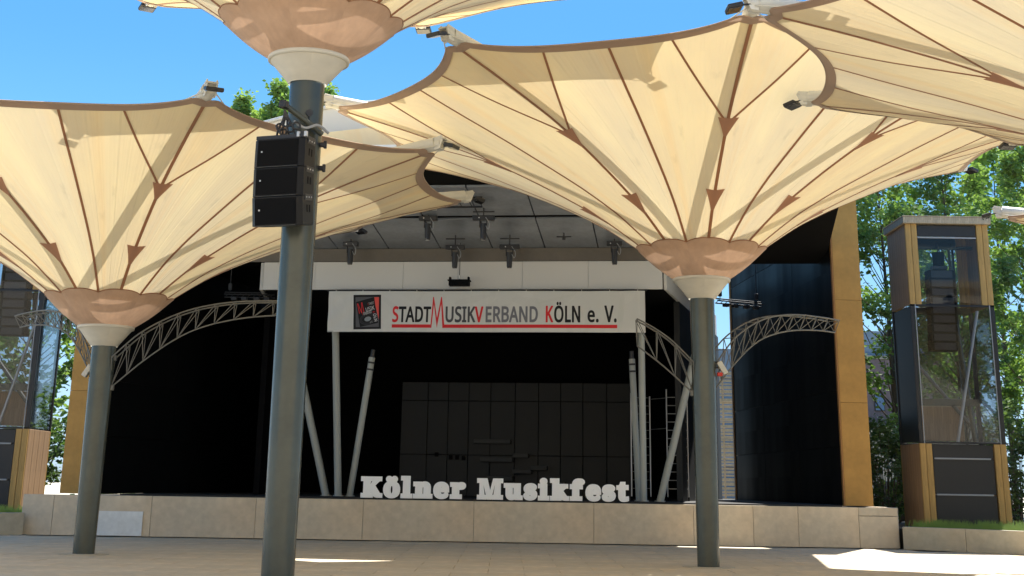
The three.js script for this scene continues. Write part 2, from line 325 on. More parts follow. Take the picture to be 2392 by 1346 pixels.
{ // banner
  const t = thing('banner', 'long white banner with red and grey lettering and black logo', 'banner', [-1.5, 0, -46], -7.5 * RAD);
  const W = 2048, Hh = 256, cv = document.createElement('canvas'); cv.width = W; cv.height = Hh; const c = cv.getContext('2d');
  c.fillStyle = '#dcdbd5'; c.fillRect(0, 0, W, Hh);
  // faint cloth mottling
  for (let i = 0; i < 60; i++) { c.fillStyle = i % 2 ? 'rgba(255,255,255,0.05)' : 'rgba(150,150,140,0.04)'; c.beginPath(); c.ellipse(rnd() * W, rnd() * Hh, 40 + rnd() * 120, 8 + rnd() * 30, rnd() * 3, 0, 7); c.fill(); }
  const sx = W / 2332, sy = Hh / 298, X = x => (x - 20) * sx, Y = y => (y - 36) * sy;                    // measured banner units
  const word = (s, x, base, cap, width, col, font = 'sans-serif', wt = '') => { c.save(); c.font = `${wt} 100px ${font}`; const mw = c.measureText(s).width; c.translate(X(x), Y(base)); c.scale(width * sx / mw, cap * sy / 72); c.fillStyle = col; c.strokeStyle = col; c.lineWidth = 5.5; c.lineJoin = 'round'; c.fillText(s, 0, 0); c.strokeText(s, 0, 0); c.restore(); };
  const poly = (pts, col) => { c.fillStyle = col; c.beginPath(); pts.forEach((p, i) => i ? c.lineTo(X(p[0]), Y(p[1])) : c.moveTo(X(p[0]), Y(p[1]))); c.closePath(); c.fill(); };
  const red = '#e2262b';
  word('S', 503, 258, 108, 48, red); word('TADT', 553, 258, 108, 236, '#0b0b0c'); word('USIK', 892, 258, 108, 224, '#4c4c50');
  word('V', 1117, 258, 108, 58, red); word('ERBAND', 1188, 258, 108, 394, '#77777d'); word('K', 1628, 258, 112, 58, red); word('ÖLN', 1692, 258, 112, 200, '#0b0b0c'); word('e.', 1934, 256, 102, 88, '#0b0b0c'); word('V.', 2062, 256, 112, 90, '#0b0b0c');
  poly([[504, 279], [789, 279], [789, 303], [504, 303]], red); poly([[885, 279], [2150, 279], [2150, 303], [880, 303]], red);
  poly([[789, 303], [797, 303], [810, 130], [837, 303], [864, 128], [878, 303], [893, 303], [869, 78], [863, 78], [836, 232], [809, 78], [803, 78]], red);
  // logo
  poly([[207, 64], [414, 62], [424, 312], [218, 316]], '#08080a'); poly([[222, 80], [398, 78], [408, 298], [234, 300]], '#5a5a5e');
  poly([[365, 80], [400, 80], [405, 246], [372, 130]], '#ef5a4e');
  poly([[228, 116], [362, 80], [402, 268], [266, 298]], '#0a0a0c');
  c.save(); c.translate(X(322), Y(240)); c.scale(sx, sy); c.rotate(-.25); for (const [a, b, col] of [[62, 40, '#3a3a3e'], [56, 35, '#141416'], [50, 30, '#333338'], [44, 27, '#101012'], [26, 17, '#8f969b']]) { c.fillStyle = col; c.beginPath(); c.ellipse(0, 0, a, b, 0, 0, 7); c.fill(); } c.restore();
  const rot = (s, x, y, h, w, a, col) => { c.save(); c.font = '100px sans-serif'; const mw = c.measureText(s).width; c.translate(X(x), Y(y)); c.scale(sx, sy); c.rotate(a); c.scale(w / mw, h / 72); c.fillStyle = col; c.fillText(s, 0, 0); c.restore(); };
  rot('M', 250, 204, 78, 52, -.26, red); rot('S', 318, 142, 18, 9, -.26, red); rot('TADT', 327, 139, 18, 40, -.26, '#d8d8d8'); rot('USIK', 306, 188, 30, 68, -.26, '#e8e8e8'); rot('V', 278, 214, 22, 10, -.26, red); rot('ERBAND', 289, 212, 20, 64, -.26, '#e0e0e0'); rot('K', 354, 184, 20, 16, 1.32, red); rot('ÖLN', 360, 202, 22, 62, 1.32, '#f4f4f4'); rot('e.V.', 340, 270, 14, 24, -.26, '#b8b8b8');
  const tex = new THREE.CanvasTexture(cv); tex.colorSpace = THREE.SRGBColorSpace; tex.magFilter = THREE.LinearFilter; tex.anisotropy = 8;
  const n = 90, m = 12, g = new THREE.PlaneGeometry(10.25, 1.30, n, m), p = g.attributes.position;
  for (let i = 0; i < p.count; i++) { const x = p.getX(i), y = p.getY(i); const e = Math.max(0, Math.abs(x) - 3.6) / 1.5; p.setZ(i, .022 * Math.sin(x * 1.3 + y) + .02 * e * Math.sin((x * Math.sign(x) + y * 1.2) * 7) + .006 * Math.sin(x * 5 + y * 3)); }
  g.computeVertexNormals(); g.translate(.79, 6.885, .22);
  part('printed_sheet', g, std([.93, .93, .92], 0.75, { map: tex }), t);
  part('top_batten', bar(V(-4.4, 7.56, .2), V(5.98, 7.56, .2), .03, 8), M.blackMetal, t);
  part('bottom_batten', bar(V(-4.34, 6.26, .17), V(5.92, 6.26, .17), .018, 8), M.strut, t);
  for (let i = 0; i < 12; i++) part('tie', bx(.02, .09, .02, -4.1 + i * .89, 7.58, .225, .004), M.white, t);
}
{ // lettering standing on the stage edge
  const font = await new FontLoader().loadAsync('fonts/droid/droid_serif_bold.typeface.json');
  const t = thing('lettering', 'fat white letters reading Kölner Musikfest along the stage edge', 'lettering', [0, 1.176, -44.0], .0);
  const words = [['Kölner', -4.28, 3.14], ['Musikfest', -.83, 4.53]];
  for (const [w, x0, width] of words) {
    const gs = []; let x = 0;
    for (const ch of w) {
      const g = new TextGeometry(ch, { font, size: .51, depth: .05, curveSegments: 6, bevelEnabled: true, bevelThickness: .008, bevelSize: .05, bevelOffset: 0, bevelSegments: 4 });
      g.computeBoundingBox(); const b = g.boundingBox; g.translate(x - b.min.x, 0.05, 0); x += b.max.x - b.min.x + .012; gs.push(g);
    }
    const k = width / x;
    for (const g of gs) { g.scale(k, 1, 1); g.translate(x0, 0, 0); g.computeVertexNormals(); part('letter', g, M.letter, t); }
  }
}

// ------------------------------------------------------------------ membrane umbrellas
const N9 = 9, SEC = 2 * Math.PI / N9;
const PR = [[1.0, .78], [1.4031, 1.0987], [2.5076, 1.8098], [4.7328, 2.8212], [6.6, 3.42], [8.4882, 3.9212]];
function profile(r) {                                              // smooth curve through PR
  let k = 0; while (k < PR.length - 2 && PR[k + 1][0] < r) k++;
  const m = i => i === 0 ? (PR[1][1] - PR[0][1]) / (PR[1][0] - PR[0][0]) : i === PR.length - 1 ? .262 : (PR[i + 1][1] - PR[i - 1][1]) / (PR[i + 1][0] - PR[i - 1][0]);
  const [x0, y0] = PR[k], [x1, y1] = PR[k + 1], h = x1 - x0, t = (r - x0) / h, t2 = t * t, t3 = t2 * t;
  return (2 * t3 - 3 * t2 + 1) * y0 + (t3 - 2 * t2 + t) * h * m(k) + (-2 * t3 + 3 * t2) * y1 + (t3 - t2) * h * m(k + 1);
}
const RT = 8.49, XM = 7.3;
function rimR(phi) {                                               // phi from an arm, 0 .. SEC/2
  const a = SEC / 2 - phi; let lo = 0, hi = 1;
  for (let i = 0; i < 26; i++) { const w = (lo + hi) / 2, y = RT * Math.sin(SEC / 2) * w, x = XM + (RT * Math.cos(SEC / 2) - XM) * w * w; if (Math.atan2(y, x) < a) lo = w; else hi = w; }
  const w = (lo + hi) / 2, r = Math.hypot(RT * Math.sin(SEC / 2) * w, XM + (RT * Math.cos(SEC / 2) - XM) * w * w);
  return Math.min(r, 8.22 + 2.2 * phi);
}
function surf(phi, r) {                                            // phi signed, within half a sector of the arm at 0
  const p = Math.abs(phi), lift = .21 * Math.sin(Math.PI * p / SEC) ** 1.5, e = Math.min(1.1, Math.max(0, (r - 3.2) / (rimR(p) - 3.2)));
  return V(r * Math.sin(phi), profile(r) + lift * e * e - .05 * Math.sin(Math.PI * p / SEC) * Math.sin(Math.PI * Math.min(1, e)), r * Math.cos(phi));
}
const under = (phi, r, off) => { const a = surf(phi, r), b = surf(phi, r + .02), q = surf(phi + .004, r), n = b.sub(a).cross(q.sub(a)); n.normalize(); if (n.y > 0) n.negate(); return a.addScaledVector(n, off); };
const RB = 1.22, BK = .52, BR = 4.73;
function branchPhi(s) {                                            // where the branch seam lies at the share s of the way to the edge
  let lo = 0, hi = .25;
  const f = p => { const r = RB + (rimR(p) - RB) * s; return r * Math.sin(p) - BK * (r * Math.cos(p) - BR); };
  if (f(0) >= 0) return 0;
  for (let i = 0; i < 24; i++) { const m = (lo + hi) / 2; if (f(m) < 0) lo = m; else hi = m; }
  return (lo + hi) / 2;
}
function gridGeo(rows, cols, fn) {
  const pos = [], uv = [], idx = [];
  for (let j = 0; j <= rows; j++) for (let i = 0; i <= cols; i++) { const [p, u, v] = fn(i / cols, j / rows); pos.push(p.x, p.y, p.z); uv.push(u, v); }
  for (let j = 0; j < rows; j++) for (let i = 0; i < cols; i++) { const a = j * (cols + 1) + i, b = a + cols + 1; idx.push(a, b, a + 1, a + 1, b, b + 1); }
  const g = new THREE.BufferGeometry(); g.setAttribute('position', new THREE.Float32BufferAttribute(pos, 3)); g.setAttribute('uv', new THREE.Float32BufferAttribute(uv, 2)); g.setIndex(idx); g.computeVertexNormals(); return g;
}
function ribbon(path, w, off, th = .006) {                         // path: t -> [phi, r]; a flat strap under the membrane
  const n = 22, L = [];
  for (let k = 0; k <= n; k++) {
    const [p, r] = path(k / n), [p2, r2] = path(Math.min(1, k / n + .01)), [p1, r1] = path(Math.max(0, k / n - .01));
    const c = under(p, r, off), d = under(p2, r2, off).sub(under(p1, r1, off)).normalize(), q = under(p, r, off + .05).sub(c).normalize(), s = d.clone().cross(q).normalize();
    L.push([c, s, q]);
  }
  return gridGeo(n, 3, (u, v) => { const [c, s, q] = L[Math.round(v * n)], i = Math.round(u * 3); const x = [-1, -1, 1, 1][i] * w / 2, y = [0, th, th, 0][i]; return [c.clone().addScaledVector(s, x).addScaledVector(q, y), u, v]; });
}
const UG = {};                                                     // shared geometries, arm pointing along +z
{
  const mir = s => s;
  const rAt = (p, s) => RB + (rimR(p) - RB) * s;
  for (const s of [-1, 1]) {
    UG['panel' + s] = gridGeo(26, 6, (u, v) => { const b = branchPhi(v), p = b + (SEC / 2 - b) * u, r = rAt(p, v), q = surf(s * p, r); return [q, p * 7 * s + 3, r + 1]; });
    const s0 = (BR - RB) / (rimR(0) - RB);
    UG['corner' + s] = gridGeo(12, 3, (u, v) => { const w = s0 + (1 - s0) * v, p = branchPhi(w) * u, r = rAt(p, w); return [surf(s * p, r), p * 7 * s + 5, r + 2]; });
    UG['branch' + s] = ribbon(t => { const w = s0 + (1 - s0) * t, p = branchPhi(w); return [s * p, rAt(p, w)]; }, .046, .006);
    UG['hem' + s] = gridGeo(2, 26, (u, v) => { const p = SEC / 2 * u, r = rimR(p) - .17 * (1 - v); return [under(s * p, r, .012 + .004), u * 3, v]; });
    UG['cord' + s] = tube(Array.from({ length: 15 }, (_, i) => surf(s * SEC / 2 * i / 14, rimR(SEC / 2 * i / 14))), .022, 36, 6);
  }
  UG.midSeam = ribbon(t => [SEC / 2 - 1e-4, RB + (rimR(SEC / 2) - RB) * t], .052, .006);
  UG.armSeam = ribbon(t => [0, RB + (rimR(0) - .02 - RB) * t], .066, .006);
  const gus = (r0, L, w) => gridGeo(6, 6, (u, v) => { const r = r0 - L * .62 + L * v, hw = .03 + (w - .03) * v ** 1.1, x = (u * 2 - 1) * hw; const rim = r + (Math.abs(u * 2 - 1) < .7 ? -.05 * v * (1 - Math.abs(u * 2 - 1)) : 0); return [under(Math.atan2(x, rim), rim, .020), u, v]; });
  UG.gusLow = gus(2.52, .62, .20); UG.gusUp = gus(4.74, .62, .21);
  UG.arm = bar(V(0, 2.9, .2), V(0, 4.04, 8.42), .12, 14, .15);
  // steel head with a fin, two straps and a floodlight
  const fin = new THREE.Shape([[0, -.13], [.12, -.11], [.2, .1], [.16, .17], [-.02, .13]].map(p => new THREE.Vector2(...p)));
  const finAt = x => muv(new THREE.ExtrudeGeometry(fin, { depth: .02, bevelEnabled: true, bevelSize: .004, bevelThickness: .004, bevelSegments: 1 }).rotateY(-Math.PI / 2).translate(x, 4.02, 8.44));
  UG.head = join([bar(V(0, 3.975, 8.2), V(0, 4.03, 8.56), .12, 14, .125), finAt(-.08), finAt(.11), bx(.24, .035, .09, 0, 4.13, 8.6)]);
  UG.strap = [-1, 1].map(s => bar(V(s * .11, 3.97, 8.5), surf(s * .055, rimR(.055) - .03), .013, 6));
  UG.flood = at(rbox(.34, .08, .24, .02), 0, 3.96, 8.80, 0, .25); UG.floodGlass = at(rbox(.29, .012, .19, .003), 0, 3.915, 8.805, 0, .25); UG.floodArm = bar(V(.1, 4.0, 8.5), V(.1, 3.98, 8.72), .018, 6);
  // collar cone, funnel skirt with scalloped top, steel hub
  UG.cone = new THREE.LatheGeometry([[.30, -.03], [.315, 0], [.60, .355], [.605, .36]].map(p => new THREE.Vector2(...p)), 72);
  UG.ring = new THREE.LatheGeometry([[.598, .352], [.635, .355], [.645, .40], [.632, .44], [.61, .445]].map(p => new THREE.Vector2(...p)), 72);
  UG.sk = gridGeo(10, 16, (u, v) => { const ph = (u - .5) * SEC, scal = .10 * Math.sin(Math.PI * u) ** .8, top = 1.36 + scal, r = .615 + (top - .615) * v; const f = v, y = .41 + (profile(top) - .03 - .41) * (f ** 1.0) - .045 * Math.sin(Math.PI * f); const crease = .012 * Math.abs(Math.sin(u * Math.PI * 2)); return [V((r + crease * v) * Math.sin(ph), y, (r + crease * v) * Math.cos(ph)), u, v]; });
  UG.skTrim = tube(Array.from({ length: 17 }, (_, i) => { const u = i / 16, top = 1.36 + .10 * Math.sin(Math.PI * u) ** .8 + .012 * Math.abs(Math.sin(u * Math.PI * 2)), ph = (u - .5) * SEC; return V(top * Math.sin(ph), profile(top) - .03, top * Math.cos(ph)); }), .011, 40, 6);
  UG.hub = new THREE.LatheGeometry([[.27, -.05], [.27, 2.55], [.34, 2.6], [.34, 3.1], [.27, 3.25], [.14, 3.33], [0, 3.36]].map(p => new THREE.Vector2(...p)), 40);
  UG.gusLow.computeVertexNormals();
}
function umbrella(label, x, z, hc, phase, ys = 1) {                // built in place; arm 0 points towards the viewer turned by phase
  const t = thing('membrane_umbrella', label, 'umbrella', [x, hc, -z], phase, 'inverted membrane umbrellas over the square');
  t.scale.y = ys;
  for (let k = 0; k < N9; k++) {
    const a = k * SEC, put = (n, g, m, p = t) => { const o = part(n, g, m, p); if (p === t) o.rotation.y = a; return o; };
    for (const s of [-1, 1]) { put('canopy_panel', UG['panel' + s], (k + (s > 0)) % 2 ? M.fabric : M.fabricB); put('corner_panel', UG['corner' + s], k % 2 ? M.fabric : M.fabricB); put('seam', UG['branch' + s], M.belt); const h = put('edge_hem', UG['hem' + s], M.hem); put('edge_cord', UG['cord' + s], M.hem, h); }
    put('seam', UG.midSeam, M.belt); put('seam', UG.armSeam, M.belt); put('gusset', UG.gusLow, M.patch); put('gusset', UG.gusUp, M.patch);
    const arm = put('arm', UG.arm, M.white); put('arm_head', UG.head, M.white, arm); put('strap', UG.strap[0], M.white, arm); put('strap', UG.strap[1], M.white, arm);
    const f = put('floodlight', UG.flood, M.blackMetal); put('glass', UG.floodGlass, M.lens, f); put('bracket', UG.floodArm, M.blackMetal, f);
    const sk = put('funnel_skirt', UG.sk, M.skirt); put('trim', UG.skTrim, M.belt, sk);
  }
  part('collar_cone', UG.cone, M.cone, t); part('collar_ring', UG.ring, M.cone, t); part('hub', UG.hub, M.white, t);
  const h = hc / ys, mg = muv(new THREE.CylinderGeometry(.272, .235, h, 48, 6).translate(0, -h / 2, 0)); part('mast', mg, M.mast, t);
  part('base_plate', at(cyl(.55, .55, .012 / ys, 40), 0, (-hc + .008) / ys, 0), M.concreteGrey, t);
  return t;
}
umbrella('cream inverted umbrella whose slim mast stands before the white hatch panel', -9.2543, 33.0617, 4.5211, .4431);
umbrella('big cream inverted umbrella whose mast stands before the scaffold and stage corner', 4.3371, 31.7946, 5.6557, -.0138);
umbrella('tall umbrella on the near mast that carries the black loudspeakers', -3.21, 21.42, 7.59, .21, .94);
umbrella('cream umbrella reaching in over the big one, its mast out of view', 12.2, 20.604, 4.92, -1.56, .94);
umbrella('umbrella whose tip just reaches in front of the glass tower roof', 20.45, 32.64, 4.38, -110 * RAD);

// ------------------------------------------------------------------ arched lattice arms on two masts
function latticeArm(label, x, z, turn, L) {                        // reaches along local +x from the mast axis
  const t = thing('lattice_arm', label, 'lattice arm', [x, 0, -z], turn, 'arched lattice arms on the masts');
  const up = new THREE.CatmullRomCurve3([[.24, 4.24], [.85, 4.80], [1.8, 5.29], [2.85, 5.52], [4.3, 5.57], [5.2, 5.54]].map(p => V(p[0], p[1], 0)));
  const lo = new THREE.CatmullRomCurve3([[.24, 3.58], [1.05, 4.28], [1.93, 4.85], [2.94, 5.15], [4.3, 5.28], [5.2, 5.27]].map(p => V(p[0], p[1], 0)));
  const cutAt = (c) => { let k = 0; while (k < 200 && c.getPointAt(k / 200).x < L) k++; return k / 200; };
  const cu = cutAt(up), cl = cutAt(lo), W = .17, n = Math.round(L * 2.3);
  const run = (c, e, dz) => tube(Array.from({ length: 13 }, (_, i) => c.getPointAt(e * i / 12).add(V(0, 0, dz))), .018, 40, 8);
  part('chord', run(up, cu, W), M.lattice, t); part('chord', run(up, cu, -W), M.lattice, t); part('chord', run(lo, cl, 0), M.lattice, t);
  for (let i = 0; i <= n; i++) for (const s of [-1, 1]) {
    const u = up.getPointAt(cu * i / n).add(V(0, 0, s * W)), l = lo.getPointAt(cl * i / n); part('lacing', bar(u, l, .010, 6), M.lattice, t);
    if (i < n) part('lacing', bar(lo.getPointAt(cl * i / n), up.getPointAt(cu * (i + 1) / n).add(V(0, 0, s * W)), .010, 6), M.lattice, t);
  }
  for (let i = 0; i <= n; i++) part('cross_bar', bar(up.getPointAt(cu * i / n).add(V(0, 0, W)), up.getPointAt(cu * i / n).add(V(0, 0, -W)), .010, 6), M.lattice, t);
  for (const y of [3.58, 4.24]) part('lug', bx(.1, .12, .12, .26, y, 0), M.lattice, t);
}
latticeArm('long arched lattice arm sweeping from the slim mast to the near mast', -9.2543, 33.0617, 0, 4.25);
latticeArm('arched lattice arm reaching back from the slim mast toward the ochre wing end', -9.2543, 33.0617, Math.PI - .86, 5.0);
latticeArm('short straight lattice arm under the corner of the banner', 4.3371, 31.7946, Math.PI, 1.45);
latticeArm('arched lattice arm crossing the glossy wing beside the glass tower', 4.3371, 31.7946, .72, 4.85);
function mastLamp(label, x, y, z, turn, redBit) {
  const t = thing('mast_spotlight', label, 'spotlight', [x, y, -z], turn);
  part('housing', at(rbox(.12, .30, .16, .02), 0, 0, 0, 0, 0, .55), M.white, t); part('bracket', bar(V(-.15, .0, 0), V(.02, .02, 0), .02, 6), M.blackMetal, t); part('bracket', bar(V(-.15, .12, 0), V(-.03, .12, 0), .018, 6), M.blackMetal, t);
  if (redBit) part('cover', bx(.12, .08, .1, -.06, -.14, .02, .02), M.red, t, 'red end cover');
}
mastLamp('small white spotlight with a red cover on the big umbrella mast', 4.3371 + .40, 4.13, 31.75, 0, true);
mastLamp('small white spotlight on the slim mast beside the ochre wing', -9.2543 - .33, 3.95, 33.1, Math.PI, false);

// ------------------------------------------------------------------ loudspeakers on the near mast
{
  const yaw = -.33, cx = -3.39, cz = -20.82;
  const box = (label, y, tilt, zoff) => {
    const t = thing('loudspeaker', label, 'loudspeaker', [cx, y, cz], yaw, 'loudspeakers hung on the near mast');
    const inner = new THREE.Group(); const put = (n, g, m, p = t) => { g.rotateX(tilt); g.translate(0, 0, zoff); return part(n, g, m, p); };
    const H = .432, D = .46;
    const sh = new THREE.Shape([[-.41, .17], [-.34, .23], [.34, .23], [.41, .17], [.41, -.16], [.30, -.23], [-.30, -.23], [-.41, -.16]].map(p => new THREE.Vector2(...p)));
    put('cabinet', muv(new THREE.ExtrudeGeometry(sh, { depth: H - .02, bevelEnabled: true, bevelSize: .006, bevelThickness: .008, bevelSegments: 2 }).translate(0, 0, -H / 2 + .01).rotateX(Math.PI / 2)), M.cabinet);
    put('grille', bx(.67, H - .05, .012, 0, 0, .243, .004), M.blackMatt);
    put('badge', bx(.024, .024, .008, -.26, .02, .253, .002), M.alu);
    for (const [a, b] of [[-.05, .03], [.03, .03]]) put('handle_slot', bx(.008, .11, .04, .414, b, a, .003), M.blackMatt);
    put('rigging_plate', bx(.012, .09, .24, .417, H / 2 - .02, -.02, .004), M.blackMetal);
    for (const q of [-.08, 0, .08]) put('bolt', at(cyl(.012, .012, .012, 8), .424, H / 2 - .02, -.02 + q, 0, 0, Math.PI / 2), M.alu);
    put('front_lip', bx(.66, .005, .012, 0, -H / 2 + .004, .243, .002), M.lattice);
  };
  box('topmost of three black loudspeakers hung on the near mast', 6.28, 0, 0);
  box('middle of three black loudspeakers hung on the near mast', 5.855, .05, -.01);
  box('lowest, backward tilted of three black loudspeakers on the near mast', 5.44, .15, -.04);
  const f = thing('flying_frame', 'black rigging frame and clamps above the near mast loudspeakers', 'rigging', [cx, 6.495, cz], yaw);
  part('plate', bx(.80, .06, .40, 0, .035, 0, .008), M.blackMetal, f);
  for (const x of [.30, .36, .42]) part('pin_block', bx(.05, .085, .05, x, .06, .18, .01), x === .36 ? M.blackMetal : M.alu, f);
  part('boom', bar(V(.0, .55, .12), V(.34, .22, -.5), .045, 8), M.mast, f);
  part('motor', bx(.12, .12, .14, .0, .55, .14, .02), M.blackMetal, f);
  for (const [a, b] of [[-.17, -.02], [-.06, .02], [.06, -.03], [.16, .03]]) part('sling', tube([V(a, .06, 0), V(a * .7, .2 + b, .05), V(a * .25, .36, .05), V(0, .48, .1)], .017, 16, 6), M.blackMetal, f);
  for (const [x, y, s] of [[-.08, .22, .05], [.02, .28, .06], [.1, .18, .05], [-.02, .14, .05], [.2, .22, .055]]) part('shackle', at(new THREE.TorusGeometry(s, .016, 8, 16), x, y, .08, .6), M.blackMetal, f);
  part('cable_bundle', tube([V(.14, .3, .05), V(.3, .2, .0), V(.42, .28, -.2), V(.5, .2, -.4)], .022, 24, 7), M.rail, f);
  const d = thing('mast_clamp', 'round black sensor and strap clamps on the near mast', 'clamp', [-3.21, 6.42, -21.42], 0);
  part('sensor', at(cyl(.055, .055, .06, 18), .09, .62, .25, .35, Math.PI / 2), M.blackMetal, d); part('cable', tube([V(.1, .57, .28), V(.11, .35, .28), V(.06, .18, .275), V(-.05, .14, .27)], .009, 16, 5), M.blackMetal, d);
  for (const y of [.17, -.20]) { part('strap', at(new THREE.CylinderGeometry(.274, .274, .03, 40, 1, true), 0, y, 0), M.blackMetal, d); part('buckle', bx(.09, .07, .08, .30, y, .04, .015), M.blackMetal, d); part('buckle', bx(.05, .12, .05, .34, y, .05, .01), M.blackMetal, d); }
}

// ------------------------------------------------------------------ glazed loudspeaker towers
function tower(label, x, z, arrLabel, arrOff) {
  const t = thing('glazed_tower', label, 'tower', [x, .5, z], 0, 'glazed towers beside the stage');
  const W = 2.72, D = 2.3, h1 = 2.55, h2 = 6.88, h3 = 9.5;
  const postsAt = (y0, y1, grow, nm) => {
    for (const sx of [-1, 1]) for (const sz of [-1, 1]) for (const k of [0, 1]) {
      part('corner_board', bx(.185, y1 - y0, .09, sx * (W / 2 - .095 - k * .195), (y0 + y1) / 2, sz * (D / 2 - .045), .01), M.timber, t);
    }
    for (const sx of [-1, 1]) for (let k = 0; k < 4; k++) part('side_board', bx(.06, y1 - y0 - .01, (D - .2) / 4 - .012, sx * (W / 2 - .03), (y0 + y1) / 2, -D / 2 + .1 + (k + .5) * (D - .2) / 4, .008), M.timberDark, t);
  };
  postsAt(0, h1, 0); postsAt(h2, h3, 0);
  for (const sz of [-1, 1]) { part('dark_panel', bx(W - .82, 1.0, .05, 0, .5, sz * (D / 2 - .08)), M.slate, t); part('dark_panel', bx(W - .82, 1.05, .05, 0, 1.56, sz * (D / 2 - .08)), M.slate, t); part('dark_panel', bx(W - .82, .4, .05, 0, 2.32, sz * (D / 2 - .08)), M.slate, t); for (const y of [1.02, 2.1]) part('rail', bx(W - .95, .05, .04, -.03, y, sz * (D / 2 - .03), .01), M.rail, t); }
  // glazed middle
  for (const sz of [-1, 1]) part('pane', bx(W - .34, h2 - h1 - .1, .012, 0, (h1 + h2) / 2, sz * (D / 2 - .03), .002), M.smoke, t);
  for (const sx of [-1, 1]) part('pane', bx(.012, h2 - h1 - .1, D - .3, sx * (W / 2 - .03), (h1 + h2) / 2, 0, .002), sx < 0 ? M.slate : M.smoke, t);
  for (const sx of [-1, 1]) for (const sz of [-1, 1]) part('mullion', bx(.13, h2 - h1, .13, sx * (W / 2 - .065), (h1 + h2) / 2, sz * (D / 2 - .065), .01), M.slate, t);
  for (const y of [h1 + .03, h2 - .03]) for (const sz of [-1, 1]) part('transom', bx(W, .06, .09, 0, y, sz * (D / 2 - .045), .008), M.slate, t);
  for (const sx of [-1, 1]) part('edge_profile', bx(.03, h2 - h1, .02, sx * (W / 2 - .16), (h1 + h2) / 2, D / 2 + .005, .004), M.rail, t);
  // glazed top
  for (const sz of [-1, 1]) { part('pane', bx(W - .8, h3 - h2 - .45, .012, 0, (h2 + h3) / 2 - .2, sz * (D / 2 - .05), .002), M.glass, t); part('louvre', bx(W - .8, .36, .05, 0, h3 - .22, sz * (D / 2 - .06)), M.slate, t); part('rail', bx(W - .8, .05, .05, 0, h3 - .44, sz * (D / 2 - .05)), M.rail, t); }
  const cap = part('roof_cap', bx(W + .16, .22, D + .24, 0, h3 + .11, 0, .015), M.larch, t); part('drip_edge', bx(W + .19, .025, D + .27, 0, h3 + .235, 0, .008), M.larch, cap);
  // frame inside
  part('inner_beam', bx(W - .5, .22, .16, 0, 3.9, -.4), M.mast, t); part('inner_beam', bx(W - .5, .18, .16, 0, h2, -.5), M.mast, t); part('inner_beam', bx(W - .4, .1, .16, 0, h3 - .6, 0), M.mast, t);
  part('inner_brace', bar(V(.95, 2.6, -.5), V(.55, 6.8, -.5), .09, 10), M.mast, t); part('inner_brace', bar(V(-1.0, 5.4, -.6), V(1.0, 3.0, -.6), .06, 10), M.lattice, t); part('inner_brace', bar(V(.1, 2.6, .3), V(1.1, 6.8, .2), .05, 10), M.alu, t);
  part('inner_post', bx(.08, 6.6, .08, -.75, 5.9, -.9), M.mast, t); part('inner_post', bx(.08, 6.6, .08, .78, 5.9, -.9), M.mast, t); part('board', bx(1.6, 1.1, .05, -.1, 3.25, -.85), M.timberDark, t);
  const s = thing('line_array', arrLabel, 'loudspeaker', [x + arrOff, .5, z + .2], 0, 'loudspeaker columns in the towers');
  for (let i = 0; i < 9; i++) { const c = part('cabinet', bx(.86, .275, .5, 0, 8.1 - .14 - i * .29, -.02 * i * i * .15, .015), M.blackMatt, s); part('grille', bx(.7, .22, .01, 0, 8.1 - .14 - i * .29, .255 - .02 * i * i * .15, .003), M.blackMetal, c); }
  part('flying_bar', bx(.5, .1, .3, 0, 8.2, 0, .01), M.blackMetal, s); part('hoist', at(cyl(.18, .2, .42, 14), 0, 8.5, 0), M.blackMatt, s); part('chain', bar(V(0, 8.6, 0), V(0, 9.0, 0), .02, 6), M.blackMetal, s);
}
tower('timber and glass tower in front of the leafy trees, next to the sunlit patch', 14.36, -46.6 - .55, 'black loudspeaker column inside the tower before the trees', -.05);
tower('timber and glass tower partly cut off beside the slim mast', -16.30, -47.0, 'black loudspeaker column inside the tower behind the slim mast', .15);

// ------------------------------------------------------------------ hanging light bars by the wings
function lightBar(label, x, y, z, L, turn, tilt) {
  const t = thing('light_bar', label, 'light bar', [x, y, z], turn, 'light bars hung beside the stage');
  for (const [dy, dz] of [[0, 0], [.16, 0], [.08, .12]]) part('chord', bar(V(-L / 2, dy, dz), V(L / 2, dy, dz), .025, 8), M.blackMetal, t);
  const n = Math.round(L / .2); for (let i = 0; i < n; i++) part('lacing', bar(V(-L / 2 + i * L / n, 0, 0), V(-L / 2 + (i + 1) * L / n, .16, 0), .012, 6), M.blackMetal, t);
  for (const s of [-.8, .8]) { part('chain', bar(V(s * L / 2, .2, 0), V(s * L / 2, 2.6, 0), .018, 6), M.blackMetal, t); part('hook_block', bx(.12, .22, .1, s * L / 2, .35, 0, .02), M.blackMetal, t); }
  for (const s of [-.6, -.2, .3, .7]) part('lamp', bx(.2, .12, .16, s * L / 2, -.05, .06, .02), M.blackMetal, t);
}
lightBar('dark light bar on chains beside the stage beam by the near mast', -8.7, 7.5, -48, 1.7, 0);
lightBar('dark light bar on chains in the bright gap beside the glossy wing', 8.1, 7.75, -50, 2.0, .5);

